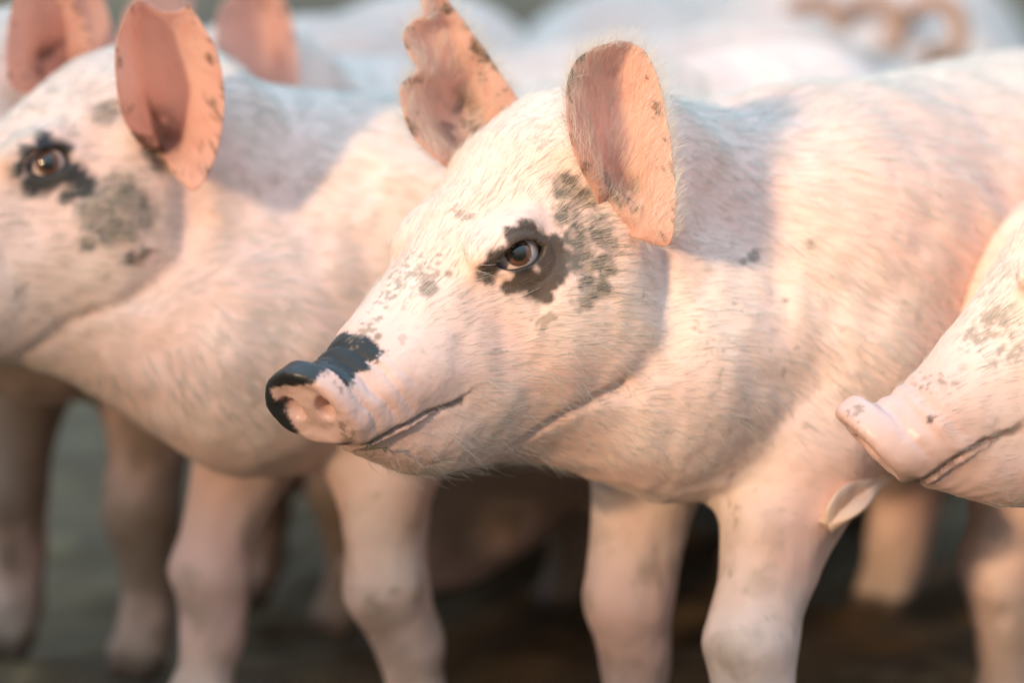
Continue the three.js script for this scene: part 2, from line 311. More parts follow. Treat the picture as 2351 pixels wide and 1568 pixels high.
// hairs on a mesh: choose(p, n) gives null or { dir, len, tilt, color }
function growHair(geo, count, choose, variant, name) {
  const P = geo.attributes.position, N = geo.attributes.normal, I = geo.index.array, nt = I.length / 3, cum = new Float32Array(nt);
  const a = V3(), b = V3(), c = V3(), e1 = V3(), e2 = V3(); let sum = 0;
  for (let t = 0; t < nt; t++) { a.fromBufferAttribute(P, I[3 * t]); b.fromBufferAttribute(P, I[3 * t + 1]); c.fromBufferAttribute(P, I[3 * t + 2]); sum += e1.subVectors(b, a).cross(e2.subVectors(c, a)).length(); cum[t] = sum; }
  const mats = [], cols = [], n = V3(), p = V3(), x = V3(), y = V3(), z = V3(), M = new THREE.Matrix4();
  for (let h = 0; h < count; h++) {
    const r = rnd() * sum; let lo = 0, hi = nt - 1; while (lo < hi) { const m = (lo + hi) >> 1; cum[m] < r ? lo = m + 1 : hi = m; }
    const i0 = I[3 * lo], i1 = I[3 * lo + 1], i2 = I[3 * lo + 2]; let u = rnd(), v = rnd(); if (u + v > 1) { u = 1 - u; v = 1 - v; }
    p.fromBufferAttribute(P, i0).multiplyScalar(1 - u - v).addScaledVector(a.fromBufferAttribute(P, i1), u).addScaledVector(b.fromBufferAttribute(P, i2), v);
    n.fromBufferAttribute(N, i0).multiplyScalar(1 - u - v).addScaledVector(a.fromBufferAttribute(N, i1), u).addScaledVector(b.fromBufferAttribute(N, i2), v).normalize();
    const q = choose(p, n); if (!q) continue;
    y.copy(q.dir).addScaledVector(n, -q.dir.dot(n)); if (y.lengthSq() < 1e-6) continue;
    y.normalize(); x.crossVectors(n, y); y.addScaledVector(x, gauss() * (q.spread ?? 0.22)).normalize();
    y.multiplyScalar(Math.cos(q.tilt)).addScaledVector(n, Math.sin(q.tilt)).normalize(); x.crossVectors(y, n).normalize(); z.crossVectors(x, y);
    if (z.dot(n) < 0) { z.negate(); x.negate(); }
    const w = q.len * (q.fat ?? 1);
    M.makeBasis(x.clone().multiplyScalar(w), y.clone().multiplyScalar(q.len), z.clone().multiplyScalar(w)).setPosition(p.addScaledVector(n, -0.0006));
    mats.push(M.clone()); cols.push(q.color);
  }
  const mesh = new THREE.InstancedMesh(HAIRS[variant], hairMat, mats.length), C = new THREE.Color();
  mats.forEach((m, i) => { mesh.setMatrixAt(i, m); mesh.setColorAt(i, C.setRGB(...cols[i])); });
  mesh.name = name; mesh.userData.kind = 'stuff';
  return shade(mesh);
}

// ---------------------------------------------------------------- the pig builder
const PINK = [0.77, 0.495, 0.415], PALE = [0.79, 0.63, 0.55], WHITEHAIR = [0.86, 0.80, 0.72];
const march = (field, u, v) => { // first touch of the skin seen along a line of sight
  const dir = turnOut((u - 1175) / 784 * TAN, (784 - v) / 784 * TAN, -1), L = dir.length(); let d = 1.4;
  for (let i = 0; i < 160; i++) { const p = EYE.clone().addScaledVector(dir, d), e = field.f(p.x, p.y, p.z); if (e < 0.0004) return p; d += e * 0.8 / L; if (d > 4) break; }
  return null;
};
function pigThing(name, label, group) { const g = new THREE.Group(); g.name = name; tag(g, label, 'pig', group); scene.add(g); return g; }
const localEars = {};
function makePig(o) {
  const root = pigThing(o.name, o.label, pigLabels.group); root.userData.base = V3(o.x, 0, o.z);
  const B = frame(V3(o.x, 0, o.z), V3(-Math.cos(o.yaw), 0, Math.sin(o.yaw)), V3(Math.sin(o.yaw), 0, Math.cos(o.yaw)), o.scale || 1);
  const H = o.head, hp = headPrims(H), prims = [...bodyPrims(B, o.legs), ...hp.prims];
  // neck
  const nb = o.neck || {}, sc = B.scale;
  prims.push(cone(H.out(-0.095, -0.030, -0.01), B.out(-0.12, 0.385, -0.01), 0.066 * sc, 0.100 * sc, 0.04), cone(H.out(0.030, -0.104, -0.01), B.out(0.065, 0.312, 0), 0.030 * sc, 0.068 * sc, 0.03), cone(H.out(-0.03, -0.085, -0.01), B.out(0.04, 0.33, 0), 0.045 * sc, 0.072 * sc, 0.04), ...(o.extra ? o.extra(B, H) : []));
  const cn = localEars.near.V[2], canal = (x, y, z, d) => { const q = H.into(x, y, z), e = Math.hypot(q[0] - cn[0], q[1] - cn[1] - 0.004, Math.abs(q[2]) - cn[2] + 0.004); return e > 0.05 ? d : smax(d, (0.014 - e) * H.scale, 0.006); };
  const soft = (x, y, z, d) => o.coarse || d > 0.03 || d < -0.03 ? d : d + (noise(x * 26, y * 19, z * 26) - 0.5) * 0.0060 + (noise(x * 58 + 3, y * 44, z * 58) - 0.5) * 0.0028 + (noise(x * 130, y * 105, z * 130) - 0.5) * 0.0011; // loose skin
  const field = fieldOf(prims, [soft, hp.carve, canal, ...(o.carves ? o.carves(B, H) : [])]);
  const lo = [1e9, 1e9, 1e9], hi = [-1e9, -1e9, -1e9];
  for (const p of [B.out(0.12, 0.53, 0.2), B.out(-0.76, -0.01, 0.2), B.out(0.12, 0.1, -0.2), B.out(-0.76, 0.1, -0.2), ...[-0.19, 0.18].flatMap((a) => [-0.15, 0.09].flatMap((b) => [-0.12, 0.12].map((c) => H.out(a, b, c))))]) [p.x, p.y, p.z].forEach((v, i) => { lo[i] = Math.min(lo[i], v - 0.02); hi[i] = Math.max(hi[i], v + 0.02); });
  const fine = o.fine, ax = fine ? [0, 1, 2].map((i) => axis(lo[i], hi[i], fine.lo[i], fine.hi[i], fine.h, o.cell)) : [0, 1, 2].map((i) => axis(lo[i], hi[i], lo[i], hi[i], o.cell, o.cell));
  const geo = meshField(field, ...ax);
  // marks: [u, v, radius in photograph units, kind] -> balls round the touched place
  const marks = (o.marks || []).map(([u, v, r, kind]) => { const p = march(field, u, v); return p && { p, r: r / 784 * TAN * 1.9, kind }; }).filter(Boolean);
  const skinAt = (p) => {
    const out = { dark: 0, grey: 0, mud: 0, black: 0, speck: 0 };
    for (const m of marks) {
      const dx = p.x - m.p.x, dy = p.y - m.p.y, dz = p.z - m.p.z, d2 = dx * dx + dy * dy + dz * dz; if (d2 > m.r * m.r * 4) continue;
      const w = (fbm(p.x * 170, p.y * 170, p.z * 170) - 0.5) * 0.012 * Math.min(1, m.r / 0.009), k = 1 - (m.kind === 'grey' ? step(m.r * 0.55, m.r * 1.25, Math.sqrt(d2) + w * 1.3) : step(m.r * 0.74, m.r * 1.12 + 0.0015, Math.sqrt(d2) + w));
      if (k > out[m.kind]) out[m.kind] = k;
    }
    return out;
  };
  const col = new Float32Array(geo.attributes.position.count * 3), P = geo.attributes.position, p = V3();
  for (let i = 0; i < P.count; i++) {
    p.fromBufferAttribute(P, i);
    const c = o.skin ? o.skin(p, B, H) : skinTone(p, B, H, o.mudAndShade), s = marks.length ? skinAt(p) : null;
    const q = H.into(p.x, p.y, p.z);
    let [r, g, b] = c;
    { const k = step(0.075, 0.125, q[0]) * (Math.abs(q[1]) < 0.09 && Math.abs(q[2]) < 0.07 ? 1 : 0) * (0.55 + 0.45 * fbm(p.x * 70, p.y * 70, p.z * 70)); r = mix(r, 0.72, k); g = mix(g, 0.46, k); b = mix(b, 0.40, k); }
    const put = (t, k) => { r = mix(r, t[0], k); g = mix(g, t[1], k); b = mix(b, t[2], k); };
    if (o.snoutBlack && q[0] > 0.09) put([0.020, 0.019, 0.019], o.snoutBlack(q));
    if (q[0] > 0.07 && q[0] < 0.15 && q[1] < -0.03) { const m = seg2(q[0], q[1], MOUTH); put([0.26, 0.17, 0.14], step(0.0034, 0.0010, m + (fbm(p.x * 200, p.y * 200, p.z * 200) - 0.5) * 0.005) * 0.85); }
    if (s) { put([0.075, 0.052, 0.040], s.dark); put([0.13, 0.115, 0.10], s.grey * (0.65 + 0.35 * step(0.4, 0.6, fbm(p.x * 210, p.y * 210, p.z * 210)))); put([0.16, 0.11, 0.07], s.mud * 0.75); if (s.speck) put([0.20, 0.145, 0.10], 0.62 * step(0.53, 0.62, fbm(p.x * 260, p.y * 260, p.z * 260) + 0.10 * (s.speck - 0.5))); put([0.018, 0.017, 0.017], s.black); }
    if (Math.abs(q[0] - EYE_AT[0]) < 0.04 && o.lid) { const dd = Math.hypot(q[0] - EYE_AT[0], q[1] - EYE_AT[1], Math.abs(q[2]) - (q[2] > 0 ? EYE_AT[2] : FAR_EYE)); put([0.02, 0.016, 0.014], step(0.0190, 0.0174, dd)); }
    col[3 * i] = r; col[3 * i + 1] = g; col[3 * i + 2] = b;
  }
  geo.setAttribute('color', new THREE.BufferAttribute(col, 3));
  { // the hairless snout pad is moist: the same skin surface with its own gloss
    const I = geo.index.array, dry = [], wet = [];
    for (let t = 0; t < I.length; t += 3) { const q = H.into(P.getX(I[t]), P.getY(I[t]), P.getZ(I[t])); (q[0] > 0.130 && q[0] < 0.19 && q[1] > -0.052 && q[1] < 0.06 && Math.abs(q[2]) < 0.06 ? wet : dry).push(I[t], I[t + 1], I[t + 2]); }
    geo.setIndex([...[dry, wet].flatMap((l) => l)]); geo.clearGroups(); geo.addGroup(0, dry.length, 0); geo.addGroup(dry.length, wet.length, 1);
  }
  const body = shade(new THREE.Mesh(geo, [skinMat, wetMat])); body.name = 'body'; root.add(body);
  // ears
  const earC = o.earColour || earColour;
  const ears = o.ears || [1, -1].map((s) => { const e = localEars.near; return ['A', 'V', 'B'].map((k) => e[k].map(([a, b, c]) => H.out(a, b, s * c))); });
  const earMeshes = ears.map((e) => { const g = earGeometry(e[0], e[1], e[2], (p, t, w, side) => earC(p, t, w, side, o), o.coarse ? 24 : 64, o.coarse ? 16 : 40); const m = shade(new THREE.Mesh(g, earMat)); m.name = 'ear'; root.add(m); return m; });
  // eyes
  for (const s of [1, -1]) {
    const c = H.out(EYE_AT[0], EYE_AT[1], s > 0 ? EYE_AT[2] : -FAR_EYE), g = new THREE.SphereGeometry(EYE_R * H.scale, o.coarse ? 16 : 64, o.coarse ? 12 : 48), n = g.attributes.position, cc = [];
    const gaze = (o.gaze && s > 0 ? o.gaze : EYE_OUT.clone().multiply(V3(1, 1, s))).clone().normalize(), G = V3(0, 0, 0).addScaledVector(H.f, gaze.x).addScaledVector(H.t, gaze.y).addScaledVector(H.s, gaze.z).normalize();
    for (let i = 0; i < n.count; i++) {
      const d = V3(n.getX(i), n.getY(i), n.getZ(i)).normalize(), ang = Math.acos(clamp(d.dot(G), -1, 1)), k = noise(d.x * 40, d.y * 40, d.z * 40);
      const iris = step(0.66, 0.61, ang), pupil = step(0.40, 0.34, ang), ring = step(0.52, 0.62, ang);
      const scl = [0.72, 0.52 + 0.06 * k, 0.47 + 0.05 * k], ir = [mix(0.13, 0.04, ring) * (0.8 + 0.4 * k), mix(0.058, 0.022, ring) * (0.8 + 0.4 * k), mix(0.032, 0.016, ring)];
      for (let q = 0; q < 3; q++) cc.push(mix(mix(scl[q], ir[q], iris), 0.006, pupil));
      const bulge = 1 + 0.05 * Math.max(0, 1 - (ang / 0.66) ** 2); n.setXYZ(i, n.getX(i) * bulge, n.getY(i) * bulge, n.getZ(i) * bulge);
    }
    g.setAttribute('color', new THREE.Float32BufferAttribute(cc, 3)); g.computeVertexNormals();
    const m = shade(new THREE.Mesh(g, eyeMat)); m.name = 'eye'; m.position.copy(c); root.add(m);
  }
  if (o.tail) { // curled tail
    const pts = []; const k0 = B.out(-0.69, 0.425, 0);
    for (let i = 0; i <= 40; i++) { const t = i / 40, w = t * 6.6; pts.push(k0.clone().addScaledVector(B.f, 0.02 - 0.09 * t).addScaledVector(V3(0, 1, 0), 0.030 * (1 - Math.cos(w)) + 0.02 * t).addScaledVector(B.s, 0.026 * Math.sin(w))); }
    const g = new THREE.TubeGeometry(new THREE.CatmullRomCurve3(pts), 60, 0.0095, 8); const m = shade(new THREE.Mesh(g, o.tailMat)); m.name = 'tail'; root.add(m);
  }
  // hair
  if (o.hair) for (const h of o.hair) root.add(growHair(h.ear === undefined ? geo : earMeshes[h.ear].geometry, h.count, (p, n) => h.choose(p, n, { B, H, skinAt }), h.variant || 0, 'hair'));
  return { root, B, H, field, geo, skinAt, body, earMeshes };
}
function skinTone(p, B, H, mudAndShade = 0) {
  const n1 = fbm(p.x * 9 + 3, p.y * 9, p.z * 9), n2 = fbm(p.x * 42, p.y * 42, p.z * 42), n3 = noise(p.x * 330, p.y * 330, p.z * 330), n4 = fbm(p.x * 120 + 9, p.y * 120, p.z * 120);
  const k = clamp(0.5 + (n1 - 0.5) * 2.6); let c = [mix(PINK[0], PALE[0], k), mix(PINK[1], PALE[1], k), mix(PINK[2], PALE[2], k)];
  const spk = step(0.66, 0.74, n4) * 0.5 * step(0.38, 0.6, n1) + step(0.86, 0.93, n3) * 0.18 + step(0.66, 0.76, n2) * 0.25;
  c = c.map((v, i) => mix(v * (0.95 + 0.1 * n2), [0.24, 0.17, 0.12][i], spk));
  // dried mud on the lower legs: patches of its own outline
  const U = (p.y - 0) / B.scale, m = step(0.48, 0.68, n2 + 0.30 * n1 + step(0.20, 0.03, U) * 0.14 - 0.13) * step(0.30, 0.12, U);
  c = c.map((v, i) => mix(v, [0.30, 0.215, 0.145][i], m * 0.42));
  if (mudAndShade) { const e = step(0.40, 0.56, n1 * 0.6 + n2 * 0.4 + 0.1 * mudAndShade) * step(0.36, 0.24, U); c = c.map((v, i) => mix(v, [0.26, 0.18, 0.125][i], e * 0.8)); }  // mud plus leg and belly shade, mixed into the rear pigs' colour
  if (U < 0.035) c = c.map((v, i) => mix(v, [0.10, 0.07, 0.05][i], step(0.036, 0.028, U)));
  return c;
}
function earColour(p, t, w, side) {
  const n = fbm(p.x * 90, p.y * 90, p.z * 90), n2 = noise(p.x * 420, p.y * 420, p.z * 420), n1 = fbm(p.x * 25, p.y * 25, p.z * 25), e = Math.min(t, 1 - t);
  let c = [0.89, mix(0.53, 0.65, n1), mix(0.42, 0.54, n1)];
  const vein = step(0.045, 0.0, Math.abs(fbm(p.x * 34 + 7, p.y * 34, p.z * 34) - 0.5)) * 0.28; c = c.map((v, i) => mix(v, [0.66, 0.30, 0.24][i], vein));
  const dirtIn = step(0.50, 0.60, n + 0.06) * step(0.36, 0.22, w) * step(0.30, 0.12, Math.abs(t - 0.5)) * 0.7;
  const m = clamp(step(0.71, 0.80, n + 0.12 * step(0.13, 0.03, e)) * 0.8 + step(0.72, 0.85, n2) * step(0.16, 0.02, 1 - t) * 0.8 + dirtIn);
  return c.map((v, i) => mix(v, [0.14, 0.08, 0.045][i], m));
}

// ---------------------------------------------------------------- ground
const ground = (() => {
  const g = new THREE.PlaneGeometry(1, 1, 320, 320), p = g.attributes.position, col = [];
  for (let i = 0; i < p.count; i++) {
    const sx = p.getX(i) * 2, sy = p.getY(i) * 2, x = Math.sign(sx) * (Math.abs(sx) * 2.2 + 158 * Math.abs(sx) ** 7), z = -(Math.sign(sy) * (Math.abs(sy) * 2.6 + 158 * Math.abs(sy) ** 7)) - 1.2;
    const n = fbm(x * 7, 0, z * 7), m = fbm(x * 26, 4, z * 26), y = -0.004 + (n - 0.5) * 0.05 + (m - 0.5) * 0.03 + 0.004;
    p.setXYZ(i, x, y, z);
    const k = clamp(0.5 + (fbm(x * 3, 9, z * 3) - 0.5) * 2.4), s = step(0.6, 0.72, m);
    col.push(mix(mix(0.095, 0.15, k), 0.22, s), mix(mix(0.060, 0.093, k), 0.15, s), mix(mix(0.028, 0.042, k), 0.07, s));
  }
  g.setAttribute('color', new THREE.Float32BufferAttribute(col, 3)); g.computeVertexNormals();
  const m = shade(new THREE.Mesh(g, new THREE.MeshStandardMaterial({ vertexColors: true, roughness: 0.9 }))); m.name = 'ground'; m.userData.kind = 'structure';
  scene.add(m); return m;
})();

// ---------------------------------------------------------------- unseen sun blockers added left of the frame: timber building, slatted boards, boarded panel
const SUNH = V3(SUN.x, 0, SUN.z).normalize(), ACROSS = V3(SUNH.z, 0, -SUNH.x); // ACROSS points to the right of the light
const woodMat = new THREE.MeshStandardMaterial({ color: new THREE.Color(0.23, 0.17, 0.12), roughness: 0.85 }), roofMat = new THREE.MeshStandardMaterial({ color: new THREE.Color(0.20, 0.12, 0.09), roughness: 0.8 });
function box(parent, name, mat, w, h, d, x, y, z) { const m = shade(new THREE.Mesh(new THREE.BoxGeometry(w, h, d), mat)); m.name = name; m.position.set(x, y, z); parent.add(m); return m; }
{
  const added_shed = new THREE.Group(); added_shed.name = 'added_timber_shed'; tag(added_shed, 'dark timber building added out of view to block the low sun', 'added_shed'); scene.add(added_shed);  // added blocker: keeps the sun off the left and rear pigs
  added_shed.position.copy(SUNH).multiplyScalar(7).addScaledVector(ACROSS, ADDED_SHED_EDGE); added_shed.rotation.y = Math.atan2(SUNH.x, SUNH.z);
  for (let i = 0; i < 22; i++) box(added_shed, 'plank', woodMat, 0.296, 4.4, 0.03, -0.15 - 0.3 * i, 2.2, 0.01 * (i % 2));
  box(added_shed, 'wall', woodMat, 6.56, 4.38, 3.9, -3.32, 2.18, 1.98);
  const roof = box(added_shed, 'roof', roofMat, 6.6, 0.08, 4.3, -3.3, 4.54, 1.9); roof.rotation.x = -0.06;
  const added_fence = new THREE.Group(); added_fence.name = 'added_board_fence'; tag(added_fence, 'slatted boards added out of view beside the camera to dim the low sun', 'added_fence'); scene.add(added_fence);  // added slats: let only part of the sun reach the lower bodies
  added_fence.position.copy(SUNH).multiplyScalar(3.2).addScaledVector(ACROSS, 0.5); added_fence.rotation.y = added_shed.rotation.y;
  for (let k = 0; k < 6; k++) box(added_fence, 'board', woodMat, 3.2, 0.155, 0.022, 0, ADDED_FENCE_TOP - 0.0775 - k * 0.19, 0);
  const added_gate = new THREE.Group(); added_gate.name = 'added_board_gate'; tag(added_gate, 'tall close-boarded panel added out of view to shade the right pig', 'added_gate'); scene.add(added_gate);  // added panel: holds the sun off the right pig's head
  added_gate.position.copy(SUNH).multiplyScalar(3.0).addScaledVector(ACROSS, 0.95); added_gate.rotation.y = added_shed.rotation.y;
  for (let k = 0; k < 8; k++) box(added_gate, 'board', woodMat, 1.3, 0.150, 0.025, 0, ADDED_GATE_TOP - 0.076 - k * 0.152, 0);
  for (const x of [-0.6, 0.6]) box(added_gate, 'upright', woodMat, 0.08, ADDED_GATE_TOP - 0.04, 0.05, x, ADDED_GATE_TOP / 2, 0.04);
  for (const x of [-1.5, 0, 1.5]) box(added_fence, 'post', woodMat, 0.09, ADDED_FENCE_TOP + 0.02, 0.09, x, ADDED_FENCE_TOP / 2, 0.06);
}

// ---------------------------------------------------------------- pigs
const camDir = (x, y, z) => turnOut(x, y, z);
const mainHead = (() => { const f = camDir(-0.6604, -0.5854, 0.4703), s = camDir(0.6523, -0.1371, 0.7454); const O = at(1215, 595, 1.865).addScaledVector(s, -0.058); return Object.assign(frame(O, f, s, 1), { turn: 0.24 }); })();
const pts = (list) => list.map(([u, v, d]) => at(u, v, d));
const mainEars = [
  [pts([[1375, 470, 1.90], [1345, 410, 1.868], [1316, 340, 1.855], [1302, 265, 1.852], [1303, 190, 1.855], [1322, 140, 1.862], [1372, 106, 1.873], [1428, 95, 1.886]]),
    pts([[1415, 510, 1.905], [1428, 470, 1.886], [1424, 400, 1.888], [1405, 320, 1.893], [1396, 250, 1.898], [1402, 185, 1.898], [1418, 130, 1.894], [1436, 95, 1.888]]),
    pts([[1455, 545, 1.89], [1532, 563, 1.862], [1550, 470, 1.862], [1541, 350, 1.870], [1526, 255, 1.876], [1510, 185, 1.880], [1482, 122, 1.884], [1445, 96, 1.888]])],
  [pts([[1060, 400, 1.975], [1018, 376, 1.955], [950, 312, 1.95], [926, 250, 1.95], [922, 196, 1.95], [958, 162, 1.955], [940, 125, 1.955], [926, 84, 1.955], [946, 50, 1.957], [972, 40, 1.957], [973, 0, 1.96], [972, -50, 1.965]]),
    pts([[1090, 345, 2.0], [1070, 320, 1.99], [1052, 270, 1.99], [1040, 225, 1.99], [1034, 190, 1.99], [1030, 150, 1.985], [1018, 105, 1.98], [1010, 70, 1.98], [1002, 40, 1.975], [995, 20, 1.975], [985, -10, 1.97], [978, -52, 1.966]]),
    pts([[1190, 260, 1.985], [1190, 232, 1.98], [1165, 195, 1.975], [1142, 160, 1.975], [1122, 130, 1.975], [1105, 105, 1.97], [1085, 80, 1.97], [1066, 52, 1.97], [1045, 25, 1.97], [1030, 5, 1.968], [1005, -30, 1.967], [983, -54, 1.967]])],
];
for (const key of ['near']) { const e = mainEars[0], q = (l) => l.map((p) => mainHead.into(p.x, p.y, p.z)); localEars[key] = { A: q(e[0]), V: q(e[1]), B: q(e[2]) }; }
const DARK = 'dark', GREY = 'grey', MUD = 'mud', BLACK = 'black';
const mainMarks = [[1215, 545, 42, DARK], [1172, 575, 40, DARK], [1128, 612, 28, DARK], [1250, 575, 38, DARK], [1272, 612, 40, DARK], [1240, 655, 36, DARK], [1255, 682, 16, DARK], [1200, 640, 30, DARK], [1285, 592, 26, DARK], [1145, 598, 32, DARK], [1118, 632, 24, DARK], [1170, 660, 18, DARK], [1275, 565, 24, DARK], [1265, 625, 24, DARK], [1182, 545, 28, DARK],
  [1300, 490, 40, GREY], [1330, 540, 45, GREY], [1372, 525, 45, GREY], [1400, 560, 30, GREY], [1380, 605, 40, GREY], [1330, 605, 40, GREY], [1352, 655, 40, GREY], [1385, 660, 26, GREY], [1340, 695, 26, GREY], [1300, 425, 34, GREY], [1330, 450, 34, GREY], [1282, 445, 22, GREY],
  [940, 605, 30, 'speck'], [915, 632, 28, 'speck'], [965, 590, 22, 'speck'], [985, 662, 20, MUD], [1030, 628, 7, MUD], [885, 690, 26, 'speck'], [868, 772, 6, MUD], [1268, 728, 12, 'speck'], [1000, 605, 22, 'speck'], [975, 640, 20, 'speck'], [900, 655, 24, 'speck'], [1060, 485, 22, 'speck'],
  [865, 720, 22, 'speck'], [835, 755, 20, 'speck'], [815, 780, 18, 'speck'], [1730, 590, 14, MUD], [1705, 600, 8, MUD], [1800, 690, 6, MUD], [795, 880, 20, 'speck'], [800, 900, 16, 'speck'], [1860, 560, 10, MUD], [790, 990, 26, 'speck'], [1240, 740, 20, 'speck']];
const snoutBlack = (q) => { // black skin over the top of the disc, its far side and the bridge just behind it
  const [a, b, c] = q, w = (fbm(a * 140, b * 140, c * 140 + 5) - 0.5) * 0.008 + (noise(a * 700, b * 700, c * 700) - 0.5) * 0.003;
  const top = a > 0.128 ? step(0.0065, 0.0085, b + w * 0.7 - c * 0.12) : 0, far = a > 0.14 ? step(-0.017, -0.0195, c + w * 0.6) * step(-0.034, -0.030, b) : 0;
  const bridge = a <= 0.139 ? step(0.101, 0.104, a + w * 0.8) * step(-0.0085, -0.0055, b + w - 0.004) : 0;
  return Math.max(top, far, bridge);
};
const hairTone = (s, n) => { const w = 0.80 + 0.32 * rnd(), t = 0.15 + 0.7 * rnd(); return s.dark > t ? [0.50 * w, 0.37 * w, 0.27 * w] : s.grey > t ? (rnd() < 0.12 ? [0.12 * w, 0.10 * w, 0.085 * w] : [0.86 * w, 0.78 * w, 0.66 * w].map((v) => Math.min(v, 0.92))) : [0.92 * w, 0.88 * w, 0.82 * w].map((v) => Math.min(v, 0.95)); };
const inHead = (q) => q[0] > -0.15 && q[0] < 0.2 && q[1] > -0.155 && q[1] < 0.1 && Math.abs(q[2]) < 0.12;
const flowHead = (q, H, B) => { // backwards over the face, curling down over the cheek
  const [a, b, c] = q, d = V3(0, 0, 0).addScaledVector(H.f, -1).addScaledVector(H.t, mix(-0.55, 0.25, step(-0.03, 0.04, b))); if (B) { const w = step(-0.02, -0.14, a); d.multiplyScalar(1 - w).addScaledVector(B.f, -w).addScaledVector(B.t, -0.6 * w); } return d; };
const mainHair = [
  { count: 250000, variant: 0, choose: (p, n, { B, H, skinAt }) => {
    const q = H.into(p.x, p.y, p.z); if (!inHead(q) || q[0] > 0.128) return null;
    if (n.dot(V3(0.05, 0.15, 1)) < -0.35 && rnd() < 0.8) return null;
    const eye = Math.hypot(q[0] - EYE_AT[0], q[1] - EYE_AT[1], Math.abs(q[2]) - EYE_AT[2]); if (eye < 0.0200) return null;
    const s = skinAt(p); if (s.black > 0.3 || snoutBlack(q) > 0.3) return null; if (s.dark > 0.4) return rnd() < 0.4 ? null : { dir: flowHead(q, H, B), len: 0.0035 + 0.003 * rnd(), tilt: 0.3 + 0.3 * rnd(), color: hairTone(s), fat: 1.5, spread: 0.5 };
    const short = q[0] > 0.05 ? mix(1, 0.38, step(0.05, 0.11, q[0])) : eye < 0.03 ? 0.55 : 1;
    if (s.grey > 0.3) return rnd() < 0.35 ? null : { dir: flowHead(q, H, B), len: 0.009 + 0.009 * rnd(), tilt: 0.2 + 0.3 * rnd(), color: hairTone(s), fat: 0.95, spread: 0.35 };
    return { dir: flowHead(q, H, B), len: (0.0055 + 0.007 * rnd() + (rnd() < 0.08 ? 0.006 : 0)) * short, tilt: 0.14 + 0.30 * rnd(), spread: 0.3, color: hairTone(s), fat: q[1] > 0.01 ? 1.25 : 1 };
  } },
  { count: 170000, variant: 0, choose: (p, n, { B, H, skinAt }) => {
    const q = H.into(p.x, p.y, p.z); if (inHead(q)) return null; const w = B.into(p.x, p.y, p.z); if (w[0] < -0.45 || w[1] < 0.1 || rnd() < step(0.33, 0.25, w[1])) return null;
    if (n.z < -0.3 && rnd() < 0.8) return null;
    return { dir: V3(0, 0, 0).addScaledVector(B.f, -1).addScaledVector(B.t, -0.75), len: 0.009 + 0.014 * rnd(), tilt: 0.12 + 0.28 * rnd(), color: hairTone(skinAt(p)), fat: 0.8, spread: 0.35 };
  } },
  { count: 60000, variant: 1, choose: (p, n, { B, H, skinAt }) => { // long bristles under the jaw and round the throat
    const q = H.into(p.x, p.y, p.z); if (!inHead(q) || q[0] < -0.13 || q[0] > 0.13 || q[1] > -0.045 || n.y > 0.15) return null; if (rnd() < 0.3) return null;
    return { dir: V3(0, 0, 0).addScaledVector(H.f, -0.7).addScaledVector(V3(0, -1, 0), 0.6), len: 0.012 + 0.022 * rnd() * rnd(), tilt: 0.3 + 0.5 * rnd(), color: hairTone(skinAt(p)), spread: 0.5, fat: 0.8 };
  } },
];
const earHair = (k, count) => ({ ear: k, count, variant: 1, choose: (p, n, { H }) => ({ dir: V3(0.35, -0.25, 0).addScaledVector(H.t, 0.6), len: 0.008 + 0.011 * rnd(), tilt: 0.25 + 0.5 * rnd(), color: hairTone({}), spread: 0.6, fat: 0.8 }) });
mainHair.push({ count: 200000, variant: 1, choose: (p, n, { H }) => { // lashes
  const q = H.into(p.x, p.y, p.z), e = Math.hypot(q[0] - EYE_AT[0], q[1] - EYE_AT[1], q[2] - EYE_AT[2]); if (e > 0.0186 || e < 0.0166 || q[1] < 0.002 || rnd() < 0.85) return null;
  return { dir: V3(0, 0, 0).addScaledVector(H.f, -0.5).addScaledVector(H.t, 0.4).addScaledVector(H.s, 0.5), len: 0.008 + 0.006 * rnd(), tilt: 0.7 + 0.4 * rnd(), color: [0.5, 0.42, 0.33], spread: 0.5 };
} });
mainHair.push(earHair(0, 6000), earHair(1, 5000));
const mainPig = makePig({ name: 'spotted_pig', label: 'pale pig with dark eye patch and black topped snout, sharp in the centre', x: 0.135, z: -0.09, yaw: Math.PI / 4, head: mainHead, ears: mainEars, lid: true, snoutBlack, marks: mainMarks,
  gaze: V3(0.40, 0.42, 0.80), cell: 0.006, fine: { lo: [-0.16, 0.24, -0.10], hi: [0.13, 0.56, 0.16], h: 0.0016 }, hair: mainHair, legs: { foreL: [0.045, 0.01] } });

// the pig on the left
const leftHead = (() => { const f = camDir(-0.76, -0.45, 0.47), s = camDir(0.52, -0.06, 0.85); const O = at(120, 385, 2.03).addScaledVector(s.clone().normalize(), -0.055); return frame(O, f, s, 0.97); })();
const leftMarks = [[105, 325, 30, BLACK], [150, 340, 26, BLACK], [60, 350, 22, BLACK], [42, 392, 20, BLACK], [75, 425, 28, BLACK], [105, 352, 32, BLACK], [60, 385, 20, BLACK], [120, 395, 50, BLACK], [90, 425, 32, BLACK], [160, 405, 37, BLACK], [185, 420, 37, BLACK], [150, 455, 17, BLACK],
  [225, 440, 50, GREY], [270, 450, 62, GREY], [310, 470, 52, GREY], [330, 500, 35, GREY], [205, 500, 47, GREY], [250, 520, 56, GREY], [300, 530, 35, GREY], [200, 560, 22, GREY], [350, 340, 31, DARK], [365, 375, 27, DARK], [240, 260, 37, GREY], [300, 595, 16, DARK], [333, 583, 16, DARK]];
